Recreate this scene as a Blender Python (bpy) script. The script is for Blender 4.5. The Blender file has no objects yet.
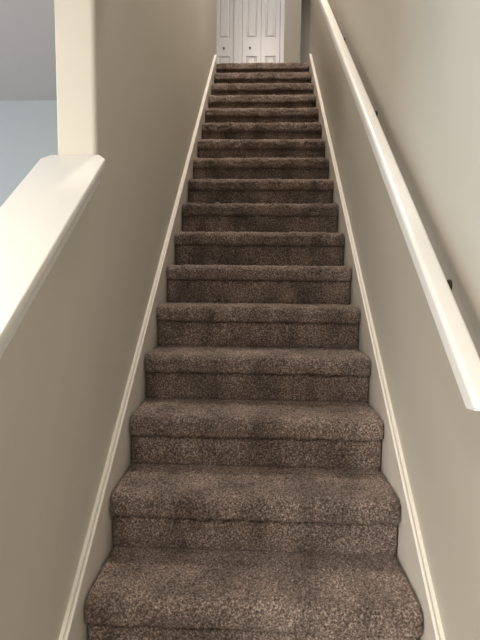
import bpy, bmesh, math, random
import numpy as np
from mathutils import Vector, Matrix

rng = np.random.default_rng(7)
S = bpy.context.scene
COL = S.collection

# ------------------------------------------------------------------ dimensions
RISE, RUN = 0.18367, 0.23817
SL = RISE / RUN
HW = 0.452            # half width of the carpet
SK = 0.4575           # inner face of the skirt boards
WX = 0.476            # stair faces of the two walls
TH = 0.118            # wall thickness
FLOOR = -2 * RISE     # ground floor
CEIL = 2.37           # ground floor ceiling
LAND = 17 * RISE      # upstairs floor
UCEIL = LAND + 2.44
YL = 16 * RUN         # last riser
YE = 4.06             # where the stair walls end on the landing
YD = 5.70             # closet front
PY = 0.222            # end of the full height left wall

# ------------------------------------------------------------------ helpers
def tag(o, label=None, cat=None, group=None, kind=None):
    if label: o['label'] = label
    if cat: o['category'] = cat
    if group: o['group'] = group
    if kind: o['kind'] = kind
    return o

def mesh_obj(name, bm, mat, parent=None, smooth=None, kind=None):
    bmesh.ops.recalc_face_normals(bm, faces=bm.faces[:])
    me = bpy.data.meshes.new(name)
    bm.to_mesh(me); bm.free()
    me.materials.append(mat)
    if smooth is not None:
        for p in me.polygons: p.use_smooth = True
        me.set_sharp_from_angle(angle=math.radians(smooth))
    o = bpy.data.objects.new(name, me); COL.objects.link(o)
    if parent: o.parent = parent
    if kind: o['kind'] = kind
    return o

def box(bm, x0, x1, y0, y1, z0, z1, bev=0):
    v = [bm.verts.new((x, y, z)) for x in (x0, x1) for y in (y0, y1) for z in (z0, z1)]
    fs = [bm.faces.new([v[i] for i in f]) for f in
          ((0,1,3,2),(4,6,7,5),(0,4,5,1),(2,3,7,6),(0,2,6,4),(1,5,7,3))]
    if bev:
        es = list({e for f in fs for e in f.edges})
        bmesh.ops.bevel(bm, geom=es, offset=bev, segments=3, profile=0.5, affect='EDGES')
    return bm

def prism(bm, pts, a, b, axis):
    """extrude a 2D polygon; axis 'x': pts=(y,z), 'z': pts=(x,y), 'y': pts=(x,z)"""
    def P(p, t):
        return {'x': (t, p[0], p[1]), 'z': (p[0], p[1], t), 'y': (p[0], t, p[1])}[axis]
    va = [bm.verts.new(P(p, a)) for p in pts]
    vb = [bm.verts.new(P(p, b)) for p in pts]
    bm.faces.new(va); bm.faces.new(vb[::-1])
    n = len(pts)
    for i in range(n):
        bm.faces.new([va[i], vb[i], vb[(i+1) % n], va[(i+1) % n]])
    return bm

def rounded(x0, x1, y0, y1, radii, seg=7):
    """rectangle footprint, radii in order (x0,y0),(x1,y0),(x1,y1),(x0,y1)"""
    out = []
    for (cx, cy, sx, sy, r, a0) in ((x0,y0,1,1,radii[0],180),(x1,y0,-1,1,radii[1],270),
                                    (x1,y1,-1,-1,radii[2],0),(x0,y1,1,-1,radii[3],90)):
        if r <= 0: out.append((cx, cy)); continue
        for k in range(seg + 1):
            a = math.radians(a0 + 90*k/seg)
            out.append((cx + sx*r + r*math.cos(a), cy + sy*r + r*math.sin(a)))
    return out

def lathe(bm, prof, mat4, seg=24):
    rings = []
    for (r, h) in prof:
        rings.append([bm.verts.new(mat4 @ Vector((r*math.cos(2*math.pi*k/seg), r*math.sin(2*math.pi*k/seg), h))) for k in range(seg)])
    for a, b in zip(rings, rings[1:]):
        for k in range(seg):
            bm.faces.new([a[k], a[(k+1) % seg], b[(k+1) % seg], b[k]])
    bm.faces.new(rings[0][::-1]); bm.faces.new(rings[-1])

def tube(bm, pts, r, seg=14):
    pts = [Vector(p) for p in pts]; rings = []
    for i, p in enumerate(pts):
        t = (pts[min(i+1, len(pts)-1)] - pts[max(i-1, 0)]).normalized()
        u = t.cross(Vector((0,0,1)) if abs(t.z) < .9 else Vector((0,1,0))).normalized(); w = t.cross(u)
        rings.append([bm.verts.new(p + r*(math.cos(2*math.pi*k/seg)*u + math.sin(2*math.pi*k/seg)*w)) for k in range(seg)])
    for a, b in zip(rings, rings[1:]):
        for k in range(seg):
            bm.faces.new([a[k], a[(k+1) % seg], b[(k+1) % seg], b[k]])
    bm.faces.new(rings[0][::-1]); bm.faces.new(rings[-1])

# ------------------------------------------------------------------ materials
def new_mat(name):
    m = bpy.data.materials.new(name); m.use_nodes = True
    nt = m.node_tree
    return m, nt, nt.nodes['Principled BSDF'], nt.nodes.new('ShaderNodeTexCoord')

def paint(name, col, rough=0.6, bump=0.15, scale=260, spec=0.4):
    m, nt, b, tc = new_mat(name)
    b.inputs['Roughness'].default_value = rough
    b.inputs['Specular IOR Level'].default_value = spec
    n = nt.nodes.new('ShaderNodeTexNoise'); n.inputs['Scale'].default_value = 3.0; n.inputs['Detail'].default_value = 4
    nt.links.new(tc.outputs['Object'], n.inputs['Vector'])
    mx = nt.nodes.new('ShaderNodeMix'); mx.data_type = 'RGBA'
    mx.inputs[6].default_value = (*[c*0.97 for c in col], 1); mx.inputs[7].default_value = (*[c*1.03 for c in col], 1)
    nt.links.new(n.outputs['Fac'], mx.inputs[0]); nt.links.new(mx.outputs[2], b.inputs['Base Color'])
    n2 = nt.nodes.new('ShaderNodeTexNoise'); n2.inputs['Scale'].default_value = scale; n2.inputs['Detail'].default_value = 2
    nt.links.new(tc.outputs['Object'], n2.inputs['Vector'])
    bp = nt.nodes.new('ShaderNodeBump'); bp.inputs['Strength'].default_value = bump; bp.inputs['Distance'].default_value = 0.001
    nt.links.new(n2.outputs['Fac'], bp.inputs['Height']); nt.links.new(bp.outputs[0], b.inputs['Normal'])
    return m

WALL = paint('greige_wall_paint', (0.50, 0.472, 0.410), 0.55, 0.2, 180)
CEILM = paint('ceiling_paint', (0.66, 0.62, 0.62), 0.8, 0.3, 120)
TRIM = paint('white_trim_paint', (0.70, 0.69, 0.655), 0.32, 0.03, 60, 0.5)
LOUNGE = paint('blue_grey_wall_paint', (0.43, 0.455, 0.465), 0.55, 0.2, 180)
BEAD = paint('skirt_cap_paint', (0.66, 0.635, 0.58), 0.35, 0.03, 60, 0.4)
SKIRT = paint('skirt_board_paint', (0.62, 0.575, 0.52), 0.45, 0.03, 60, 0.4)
DOOR = paint('white_door_paint', (0.84, 0.84, 0.86), 0.3, 0.05, 90, 0.5)

def metal(name, col, rough):
    m, nt, b, tc = new_mat(name)
    b.inputs['Metallic'].default_value = 0.9; b.inputs['Roughness'].default_value = rough
    n = nt.nodes.new('ShaderNodeTexNoise'); n.inputs['Scale'].default_value = 40
    nt.links.new(tc.outputs['Object'], n.inputs['Vector'])
    r = nt.nodes.new('ShaderNodeValToRGB')
    r.color_ramp.elements[0].color = (*[c*.8 for c in col], 1); r.color_ramp.elements[1].color = (*col, 1)
    nt.links.new(n.outputs['Fac'], r.inputs[0]); nt.links.new(r.outputs[0], b.inputs['Base Color'])
    return m
BRONZE = metal('dark_bronze', (0.05, 0.04, 0.035), 0.4)
NICKEL = metal('dull_nickel', (0.16, 0.15, 0.14), 0.35)

def carpet():
    m, nt, b, tc = new_mat('brown_plush_carpet')
    L = nt.links.new
    b.inputs['Roughness'].default_value = 0.95
    b.inputs['Specular IOR Level'].default_value = 0.1
    b.inputs['Sheen Weight'].default_value = 0.25
    b.inputs['Sheen Roughness'].default_value = 0.5
    b.inputs['Sheen Tint'].default_value = (0.9, 0.75, 0.65, 1)
    geo = nt.nodes.new('ShaderNodeNewGeometry')
    # yarn speckle
    n1 = nt.nodes.new('ShaderNodeTexNoise'); n1.inputs['Scale'].default_value = 170; n1.inputs['Detail'].default_value = 3; n1.inputs['Roughness'].default_value = .65
    L(geo.outputs['Position'], n1.inputs['Vector'])
    r1 = nt.nodes.new('ShaderNodeValToRGB')
    e = r1.color_ramp.elements
    e[0].position = .34; e[0].color = (0.038, 0.027, 0.023, 1)
    e[1].position = .68; e[1].color = (0.36, 0.295, 0.255, 1)
    k = e.new(.5); k.color = (0.126, 0.096, 0.083, 1)
    L(n1.outputs['Fac'], r1.inputs[0])
    # brushed nap patches, pile shading put into the base colour
    mp = nt.nodes.new('ShaderNodeMapping'); mp.inputs['Scale'].default_value = (6, 4, 4)
    L(geo.outputs['Position'], mp.inputs['Vector'])
    n2 = nt.nodes.new('ShaderNodeTexNoise'); n2.inputs['Scale'].default_value = 1.4; n2.inputs['Detail'].default_value = 3
    L(mp.outputs[0], n2.inputs['Vector'])
    mr = nt.nodes.new('ShaderNodeMapRange'); mr.inputs[1].default_value = .35; mr.inputs[2].default_value = .65
    mr.inputs[3].default_value = .66; mr.inputs[4].default_value = 1.34
    L(n2.outputs['Fac'], mr.inputs[0])
    mx = nt.nodes.new('ShaderNodeVectorMath'); mx.operation = 'SCALE'
    L(r1.outputs[0], mx.inputs[0]); L(mr.outputs[0], mx.inputs['Scale'])
    L(mx.outputs[0], b.inputs['Base Color'])
    n3 = nt.nodes.new('ShaderNodeTexNoise'); n3.inputs['Scale'].default_value = 420; n3.inputs['Detail'].default_value = 2
    L(geo.outputs['Position'], n3.inputs['Vector'])
    bp = nt.nodes.new('ShaderNodeBump'); bp.inputs['Strength'].default_value = .8; bp.inputs['Distance'].default_value = .003
    L(n3.outputs['Fac'], bp.inputs['Height']); L(bp.outputs[0], b.inputs['Normal'])
    return m
CARPET = carpet()

# ------------------------------------------------------------------ carpeted stairs
def fuzz(nu, nv, blur):
    a = rng.standard_normal((nu, nv))
    for _ in range(blur):
        a = (a + np.roll(a, 1, 0) + np.roll(a, -1, 0) + np.roll(a, 1, 1) + np.roll(a, -1, 1)) / 5
    return a / a.std()

def resample(prof, d):
    p = np.array(prof, float); s = np.r_[0, np.cumsum(np.hypot(*np.diff(p, axis=0).T))]
    t = np.linspace(0, s[-1], int(s[-1]/d) + 1)
    return np.c_[np.interp(t, s, p[:, 0]), np.interp(t, s, p[:, 1])]

def pile_sheet(name, prof, back, d, amp, parent, loc):
    """pile surface following a y-z profile, closed behind by the 'back' profile so it is a solid pad"""
    p = resample(prof, d); n = len(p)
    tan = np.gradient(p, axis=0); tan /= np.linalg.norm(tan, axis=1)[:, None]
    nor = np.c_[-tan[:, 1], tan[:, 0]]
    xs = np.linspace(-HW, HW, int(2*HW/d) + 1); m = len(xs)
    h = amp*(0.75*fuzz(m, n, 1) + 0.65*fuzz(m, n, 4)) + amp*0.5*fuzz(m, n, 40)
    fade = np.clip(np.minimum(np.arange(n), np.arange(n)[::-1])/3, 0, 1)
    h = h*fade[None, :]
    edge = np.clip((HW - np.abs(xs))/0.014, 0, 1)
    h = h - 0.010*(1 - np.sqrt(1 - (1 - edge)**2))[:, None]     # pile rounds off at the sides
    X = np.repeat(xs[:, None], n, 1) + amp*0.5*fuzz(m, n, 1)
    X = np.clip(X, -HW-.003, HW+.003)
    Y = p[None, :, 0] + nor[None, :, 0]*h
    Z = p[None, :, 1] + nor[None, :, 1]*h
    V = np.stack([X, Y, Z], -1).reshape(-1, 3)
    idx = np.arange(m*n).reshape(m, n)
    F = np.stack([idx[:-1, :-1], idx[1:, :-1], idx[1:, 1:], idx[:-1, 1:]], -1).reshape(-1, 4).tolist()
    # side closures + back
    nb = len(back); base = len(V)
    bl = [(-HW, y, z) for y, z in back]; br = [(HW, y, z) for y, z in back]
    V = np.vstack([V, np.array(bl), np.array(br)])
    F.append([int(i) for i in idx[0, :]] + [base + nb - 1 - i for i in range(nb)])
    F.append(([int(i) for i in idx[-1, :]] + [base + 2*nb - 1 - i for i in range(nb)])[::-1])
    for i in range(nb-1):
        F.append([base+i, base+i+1, base+nb+i+1, base+nb+i])
    me = bpy.data.meshes.new(name); me.from_pydata(V.tolist(), [], F); me.update()
    me.materials.append(CARPET)
    me.polygons.foreach_set('use_smooth', [True]*((m-1)*(n-1)) + [False]*(len(F)-(m-1)*(n-1)))
    o = bpy.data.objects.new(name, me); COL.objects.link(o); o.parent = parent; o.location = loc
    return o

stairs = bpy.data.objects.new('staircase', None); COL.objects.link(stairs)
stairs.location = (0, -2*RUN, FLOOR)
tag(stairs, 'long straight staircase covered in brown plush carpet, climbing between two walls to the landing', 'stairs')

def arc(cy, cz, ry, rz, a0, a1, n=8):
    return [(cy + ry*math.cos(math.radians(a0+(a1-a0)*k/n)), cz + rz*math.sin(math.radians(a0+(a1-a0)*k/n))) for k in range(n+1)]

for k in range(-1, 18):
    y0 = (k-1)*RUN; z0 = (k-1)*RISE
    top = (k == 17)
    depth = 0.35 if top else RUN + 0.006
    d = 0.0036 if k < 5 else (0.0045 if k < 10 else 0.006)
    # profile runs from the back of the tread forward, over the nosing and under
    prof = [(depth, RISE - .001), (0.02, RISE + .001)] + arc(0.006, RISE-.031, 0.031, 0.031, 95, 180) \
        + [(-.0255, RISE-.050)] + arc(-.013, RISE-.056, 0.0125, 0.0135, 180, 262, 5) + [(0.004, RISE-.070)]
    prof = [(y, z) for y, z in prof]
    back = [(depth, RISE-.03), (0.010, RISE-.03), (0.010, RISE-.066)]
    back = [(depth, RISE-.03), (0.03, RISE-.03), (0.03, RISE-.066), (0.004, RISE-.068)]
    st = pile_sheet('step', prof[::-1], back[::-1], d, -0.0021, stairs, (0, y0 + 2*RUN, z0 - FLOOR))
    rp = [(0.006, -.002), (0.0005, .006), (-.003, .03), (-.0025, .08), (0.001, RISE-.072), (0.004, RISE-.068)]
    rb = [(0.02, -.002), (0.02, RISE-.068)]
    pile_sheet('riser', rp, rb, d, 0.0012, st, (0, 0, 0))

# dark solid added under the steps to block light leaking through gaps
core = []
for k in range(-1, 18):
    yy, zz = (k-1)*RUN + .022 + 2*RUN, (k-1)*RISE - FLOOR
    core += [(yy, zz - .032 if k > -1 else 0), (yy, zz + RISE - .032)]
core += [(YL + .34 + 2*RUN, core[-1][1]), (YL + .34 + 2*RUN, core[-1][1] - .4), (4*.25, 0)]
bm = bmesh.new(); prism(bm, core, -SK, SK, 'x')
CORE = paint('stair_dark_fill', (0.16, 0.11, 0.08), .8, .3, 60)
mesh_obj('stair_light_block', bm, CORE, stairs)

# ------------------------------------------------------------------ skirt boards and their beaded caps
def skirt(name, side):
    hz = 0.262
    a, b = (SK, WX) if side > 0 else (-WX, -SK)
    bm = bmesh.new()
    y0, y1 = -2*RUN - .1, YL + .02
    pts = [(y0, FLOOR), (y0, max(FLOOR+.01, y0*SL + hz - .012)), (y1, y1*SL + hz - .012), (y1, y1*SL - .12), (y0 + .35, FLOOR)]
    prism(bm, pts, a, b, 'x')
    o = mesh_obj(name, bm, SKIRT, kind='structure')
    # cap bead
    bm = bmesh.new()
    c = bmesh.new(); c.free()
    w0, w1 = (SK - .004, WX) if side > 0 else (WX, SK - .004)
    # section: rounded bead towards the stairs, a small quirk, then a lower fillet against the wall
    xin, xout = SK - .004, WX
    sec = [(xout, -.014), (xin + .004, -.014)]
    for k in range(9):
        t = math.radians(-100 + 250*k/8)
        sec.append((xin + .0055 - .0055*math.cos(t), -.0055 + .0055*math.sin(t)))
    sec += [(xin + .0115, -.0075), (xin + .0135, -.0035), (xout, -.0025)]
    va = [bm.verts.new((side*x, y0, y0*SL + hz + z)) for x, z in sec]
    vb = [bm.verts.new((side*x, y1, y1*SL + hz + z)) for x, z in sec]
    bm.faces.new(va); bm.faces.new(vb[::-1])
    for i in range(len(sec)):
        j = (i+1) % len(sec); bm.faces.new([va[i], vb[i], vb[j], va[j]])
    cap = mesh_obj('cap_bead', bm, BEAD, o, smooth=40)
    cap['label'] = 'white painted top edge of the skirt board'
    return o
skirt('baseboard_left', -1)
skirt('baseboard_right', 1)

# ------------------------------------------------------------------ walls, floors, ceilings
CS = 0.724                                 # slope of the half wall cap
def capz(y): return 1.412 + CS*(y - PY)    # top surface of the cap
bm = bmesh.new()
XO = -WX - TH
ys = -0.60; yj = PY + .03
prism(bm, [(ys, FLOOR), (ys, capz(ys) - .030), (yj, capz(yj) - .030), (yj, UCEIL), (YE - .03, UCEIL), (YE - .03, LAND-.3), (YE-.03, FLOOR)], XO, -WX, 'x')
prism(bm, rounded(XO, -WX, PY, yj, (.006, .016, 0, 0)), capz(PY) - .035, UCEIL, 'z')
prism(bm, rounded(XO, -WX, YE - .03, YE, (0, 0, .02, .02)), FLOOR, UCEIL, 'z')
mesh_obj('wall_left', bm, WALL, smooth=30, kind='structure')

bm = bmesh.new()
prism(bm, rounded(WX, WX + TH, -3.6, YE, (0, 0, .02, .02)), FLOOR - .02, UCEIL, 'z')
mesh_obj('wall_right', bm, WALL, smooth=30, kind='structure')

def slab(name, mat, *b):
    bm = bmesh.new(); box(bm, *b); return mesh_obj(name, bm, mat, kind='structure')
slab('wall_lounge', LOUNGE, -5.0, XO, 2.60, 2.72, FLOOR, CEIL + .02)       # far wall of the room beyond the half wall
slab('wall_rear', WALL, -5.0, WX, -3.6, -3.5, FLOOR, CEIL + .02)
# side wall of that room with a window opening
bm = bmesh.new()
box(bm, -5.12, -5.0, -3.6, -1.6, FLOOR, CEIL + .02); box(bm, -5.12, -5.0, 1.2, 2.72, FLOOR, CEIL + .02)
box(bm, -5.12, -5.0, -1.6, 1.2, FLOOR, .45); box(bm, -5.12, -5.0, -1.6, 1.2, 2.0, CEIL + .02)
mesh_obj('wall_side', bm, WALL, kind='structure')
bm = bmesh.new()
for a in ((-5.08, -5.03, -1.6, -1.55, .45, 2.0), (-5.08, -5.03, 1.15, 1.2, .45, 2.0), (-5.08, -5.03, -.22, -.18, .45, 2.0),
          (-5.08, -5.03, -1.55, 1.15, .45, .5), (-5.08, -5.03, -1.55, 1.15, 1.95, 2.0)): box(bm, *a)
mesh_obj('window_1', bm, TRIM, kind='structure')
slab('floor_ground', CARPET, -5.12, WX, -3.6, 2.72, FLOOR - .1, FLOOR - .003)
bm = bmesh.new()
box(bm, -5.12, XO, -3.6, 2.72, CEIL, CEIL + .3); box(bm, XO, WX, -3.6, PY, CEIL, CEIL + .3); box(bm, -WX, WX, PY, .55, CEIL, CEIL + .3)
mesh_obj('ceiling_ground', bm, CEILM, kind='structure')
slab('wall_header', WALL, -WX, WX, .43, .55, CEIL + .3, UCEIL)
# upstairs
bm = bmesh.new()
box(bm, -3.2, 3.2, YL + .33, 7.6, LAND - .3, LAND)
box(bm, -3.2, XO, YE - .1, YL + .33, LAND - .3, LAND); box(bm, WX + TH, 3.2, YE - .1, YL + .33, LAND - .3, LAND)
mesh_obj('floor_landing', bm, CARPET, kind='structure')
slab('ceiling_landing', CEILM, -3.2, 3.2, .43, 7.6, UCEIL, UCEIL + .1)
slab('wall_hall_left', WALL, -3.2, -3.1, YE - .1, 7.6, LAND, UCEIL)
slab('wall_hall_right', WALL, 3.1, 3.2, YE - .1, 7.6, LAND, UCEIL)
slab('wall_hall_near', WALL, WX + TH, 3.2, YE - .22, YE - .1, LAND, UCEIL)
slab('wall_hall_near_left', WALL, -3.2, XO, YE - .22, YE - .1, LAND, UCEIL)
slab('wall_hall_end', WALL, .3, 3.2, 7.0, 7.1, LAND, UCEIL)

# closet wall: two openings, rounded outside corner at its right end
D1 = (-0.285, 0.222)     # right pair opening (x)
D2 = (-0.930, -0.395)    # left pair opening
DT = LAND + 2.05
bm = bmesh.new()
prism(bm, rounded(D1[1], .50, YD, 7.0, (0, .02, 0, 0)), LAND, UCEIL, 'z')
box(bm, D2[1], D1[0], YD, YD + .12, LAND, DT)
box(bm, -3.2, D2[0], YD, YD + .12, LAND, UCEIL)
box(bm, D2[0], D1[1], YD, YD + .12, DT, UCEIL)
box(bm, -3.2, D1[1], YD + .6, YD + .65, LAND, UCEIL)
mesh_obj('wall_closet', bm, WALL, smooth=30, kind='structure')

# ------------------------------------------------------------------ bifold closet doors
def leaf(parent, x0, x1):
    """moulded door leaf with raised panels in a sunk frame"""
    z0, z1 = LAND + .015, DT - .01
    yf = YD + .015
    px0, px1 = x0 + .052, x1 - .052
    pans = [(LAND + .22, LAND + .865), (LAND + 1.095, LAND + 1.68), (LAND + 1.77, LAND + 1.95)]
    bm = bmesh.new()
    box(bm, x0, px0, yf, yf + .032, z0, z1); box(bm, px1, x1, yf, yf + .032, z0, z1)
    zz = [z0] + [v for p in pans for v in p] + [z1]
    for i in range(0, len(zz), 2): box(bm, px0, px1, yf, yf + .032, zz[i], zz[i+1])
    for a, b in pans:
        # bevelled moulding ring sinking 12 mm, then a raised field
        def ring(i, y): return [bm.verts.new(p) for p in ((px0+i, y, a+i), (px1-i, y, a+i), (px1-i, y, b-i), (px0+i, y, b-i))]
        rs = [ring(0, yf), ring(.010, yf + .013), ring(.018, yf + .013), ring(.034, yf + .003)]
        for r, q in zip(rs, rs[1:]):
            for k in range(4): bm.faces.new([r[k], r[(k+1) % 4], q[(k+1) % 4], q[k]])
        bm.faces.new(rs[-1])
    return mesh_obj('door_leaf', bm, DOOR, parent)

def closet(name, x0, x1, knob_x):
    # frame is the door's own mesh, leaves and knob hang on it
    bm = bmesh.new(); w = .055
    for a, b in ((x0 - w, x0), (x1, x1 + w)):
        box(bm, a, b, YD - .016, YD + .02, LAND, DT + w, .004)
    box(bm, x0, x1, YD - .016, YD + .02, DT, DT + w, .004)
    fr = mesh_obj(name, bm, DOOR, kind='structure')
    m = (x0 + x1)/2
    lv = [leaf(fr, x0 + .003, m - .002), leaf(fr, m + .002, x1 - .003)]
    kb = bmesh.new()
    M = Matrix.Translation((knob_x, YD + .016, LAND + .965)) @ Matrix.Rotation(math.radians(90), 4, 'X')
    lathe(kb, [(.011, 0), (.011, .003), (.006, .005), (.006, .011), (.010, .015), (.013, .020), (.010, .025), (.003, .027)], M)
    o = mesh_obj('door_knob', kb, NICKEL, lv[0 if knob_x < m else 1], smooth=50)
    o['label'] = 'dark round knob'
    return fr
closet('door_1', D1[0], D1[1], -.178)
closet('door_2', D2[0], D2[1], -.530)

# ------------------------------------------------------------------ cap of the half wall
cap = bpy.data.objects.new('half_wall_cap', None); COL.objects.link(cap)
cap.location = (-WX - TH/2, PY, capz(PY) - .03)
tag(cap, 'wide white sloping wooden cap with clipped corners on top of the low wall at left', 'ledge')
bm = bmesh.new()
xr, xl = -WX + .032, XO - .042
ch = .022
def sheared(bm, foot, dz0, dz1, bev):
    va = [bm.verts.new((x, y, capz(y) + dz0)) for x, y in foot]
    vb = [bm.verts.new((x, y, capz(y) + dz1)) for x, y in foot]
    f1 = bm.faces.new(va); f2 = bm.faces.new(vb)
    n = len(foot)
    for i in range(n):
        bm.faces.new([va[i], vb[i], vb[(i+1) % n], va[(i+1) % n]])
    if bev:
        bmesh.ops.bevel(bm, geom=list(f1.edges) + list(f2.edges), offset=bev, segments=3, profile=.5, affect='EDGES')
ye = -0.635
sheared(bm, [(xl, ye), (xr, ye), (xr, PY - ch - .002), (xr - ch, PY - .002), (xl + ch, PY - .002), (xl, PY - ch - .002)], -.030, 0, .004)
o = mesh_obj('cap_board', bm, TRIM, cap, smooth=40)
o.matrix_parent_inverse = Matrix.Translation(cap.location).inverted()
bm = bmesh.new()
for (a, b) in ((-WX, -WX + .016), (XO - .016, XO)):
    sheared(bm, [(a, ye + .035), (b, ye + .035), (b, PY - .024), (a, PY - .024)], -.072, -.030, .005)
o = mesh_obj('cove_moulding', bm, TRIM, cap, smooth=40)
o.matrix_parent_inverse = Matrix.Translation(cap.location).inverted()

# ------------------------------------------------------------------ handrail
hr = bpy.data.objects.new('handrail', None); COL.objects.link(hr)
ry0, ry1 = -.440, 3.72
hr.location = (.404, ry0, ry0*SL + 1.15)
tag(hr, 'long white wooden handrail on dark brackets along the right wall', 'handrail')
ang = math.atan(SL)
ux = Vector((1, 0, 0)); ud = Vector((0, math.cos(ang), math.sin(ang))); un = Vector((0, -math.sin(ang), math.cos(ang)))
RX0, RX1 = .376, .4205; RH = .037
top_hz = 1.180
sec = rounded(RX0, RX1, -RH, 0, (.004, .006, .009, .010), 6)
bm = bmesh.new()
def rp(x, h, y):    # point on the rail; h measured square to the rail from its top
    P0 = Vector((0, y, y*SL + top_hz)); return Vector((x, 0, 0)) + P0 + un*h
va = [bm.verts.new(rp(x, h, ry0 - h*.75)) for x, h in sec]
vb = [bm.verts.new(rp(x, h, ry1)) for x, h in sec]
f1 = bm.faces.new(va); f2 = bm.faces.new(vb[::-1])
for i in range(len(sec)):
    j = (i+1) % len(sec); bm.faces.new([va[i], vb[i], vb[j], va[j]])
bmesh.ops.bevel(bm, geom=list(f1.edges), offset=.004, segments=2, affect='EDGES')
o = mesh_obj('rail', bm, TRIM, hr, smooth=40)
o.matrix_parent_inverse = Matrix.Translation(hr.location).inverted()
for by in (-.025, .85, 1.74, 2.63, 3.52):
    br = bmesh.new()
    zb = by*SL + top_hz - .050           # underside of the rail
    box(br, .396, .414, by - .03, by + .03, -.004, .0)
    for v in br.verts: v.co.z += v.co.y*SL + top_hz - .0465
    tube(br, [(.405, by, zb), (.405, by, zb - .012), (.409, by, zb - .026), (.420, by, zb - .052), (.440, by, zb - .066), (.470, by, zb - .070)], .0065)
    b = mesh_obj('bracket', br, BRONZE, hr, smooth=40); b['label'] = 'dark bronze bracket'
    rs = bmesh.new()
    lathe(rs, [(.015, 0), (.015, .004), (.013, .007), (.009, .010)], Matrix.Translation((WX, by, zb - .070)) @ Matrix.Rotation(math.radians(-90), 4, 'Y'))
    r = mesh_obj('wall_rosette', rs, BRONZE, b, smooth=40)
    for q in (b,): q.matrix_parent_inverse = Matrix.Translation(hr.location).inverted()

# ------------------------------------------------------------------ lights
def area(name, loc, target, size, power, col, shape='DISK', sy=None, spread=180):
    l = bpy.data.lights.new(name, 'AREA'); l.shape = shape; l.size = size
    if sy: l.size_y = sy
    l.energy = power; l.color = col; l.spread = math.radians(spread)
    o = bpy.data.objects.new(name, l); COL.objects.link(o)
    o.location = loc; o.rotation_euler = (Vector(target) - Vector(loc)).to_track_quat('-Z', 'Y').to_euler()
    return o
WARM = (1.0, .91, .79)
area('ceiling_lamp_lounge', (-.95, -1.9, CEIL - .03), (-.95, -1.9, 0), .5, 9, WARM)
area('ceiling_lamp_entry', (-.44, -2.1, CEIL - .03), (-.44, -2.1, 0), .3, 22, WARM)
area('ceiling_lamp_far_lounge', (-3.0, .3, CEIL - .03), (-3, .3, 0), .4, 8, WARM)
area('ceiling_lamp_stairwell', (0, 2.0, UCEIL - .03), (0, 2.0, 0), .22, 64, (1, .90, .80))
area('ceiling_lamp_landing', (.1, 4.9, UCEIL - .03), (.1, 4.9, 0), .35, 4, (1, .96, .94))
area('hall_fill_light', (1.6, 5.6, UCEIL - .03), (1.6, 5.6, 0), .35, 9, (1, .94, .90))  # added fill with no fixture, lifts the dark strip beside the closet
area('rear_fill_light', (-2.4, -3.42, .95), (.3, 0.2, .5), 1.1, 138, (1, .955, .88), 'RECTANGLE', 1.9)  # added soft fill in front of the solid rear wall, no door there
area('window_daylight', (-4.98, -.2, 1.22), (0, -.2, 1.0), 2.7, 66, (.66, .84, 1.0), 'RECTANGLE', 1.45)

w = bpy.data.worlds.new('world'); S.world = w; w.use_nodes = True
bg = w.node_tree.nodes['Background']
sky = w.node_tree.nodes.new('ShaderNodeTexSky'); sky.sky_type = 'NISHITA'; sky.sun_disc = False; sky.sun_elevation = math.radians(35)
w.node_tree.links.new(sky.outputs[0], bg.inputs[0]); bg.inputs[1].default_value = .15

# ------------------------------------------------------------------ camera
f, p, y, r, cx, cy, cz = 494.13, -0.094051, 0.042127, 0.009226, 0.014452, -1.257519, 1.065181
F = Vector((-math.sin(y)*math.cos(p), math.cos(y)*math.cos(p), math.sin(p)))
R0 = Vector((math.cos(y), math.sin(y), 0)); U0 = R0.cross(F)
R = math.cos(r)*R0 + math.sin(r)*U0; U = -math.sin(r)*R0 + math.cos(r)*U0
cam = bpy.data.cameras.new('camera'); co = bpy.data.objects.new('camera', cam); COL.objects.link(co)
cam.sensor_fit = 'VERTICAL'; cam.sensor_height = 36; cam.lens = 36*f/640; cam.clip_start = .02
M = Matrix((R, U, -F)).transposed().to_4x4(); M.translation = (cx, cy, cz)
co.matrix_world = M
S.camera = co
S.view_settings.view_transform = 'Standard'; S.view_settings.look = 'None'
S.view_settings.exposure = 0.67; S.view_settings.gamma = 1; S.view_settings.use_curve_mapping = False
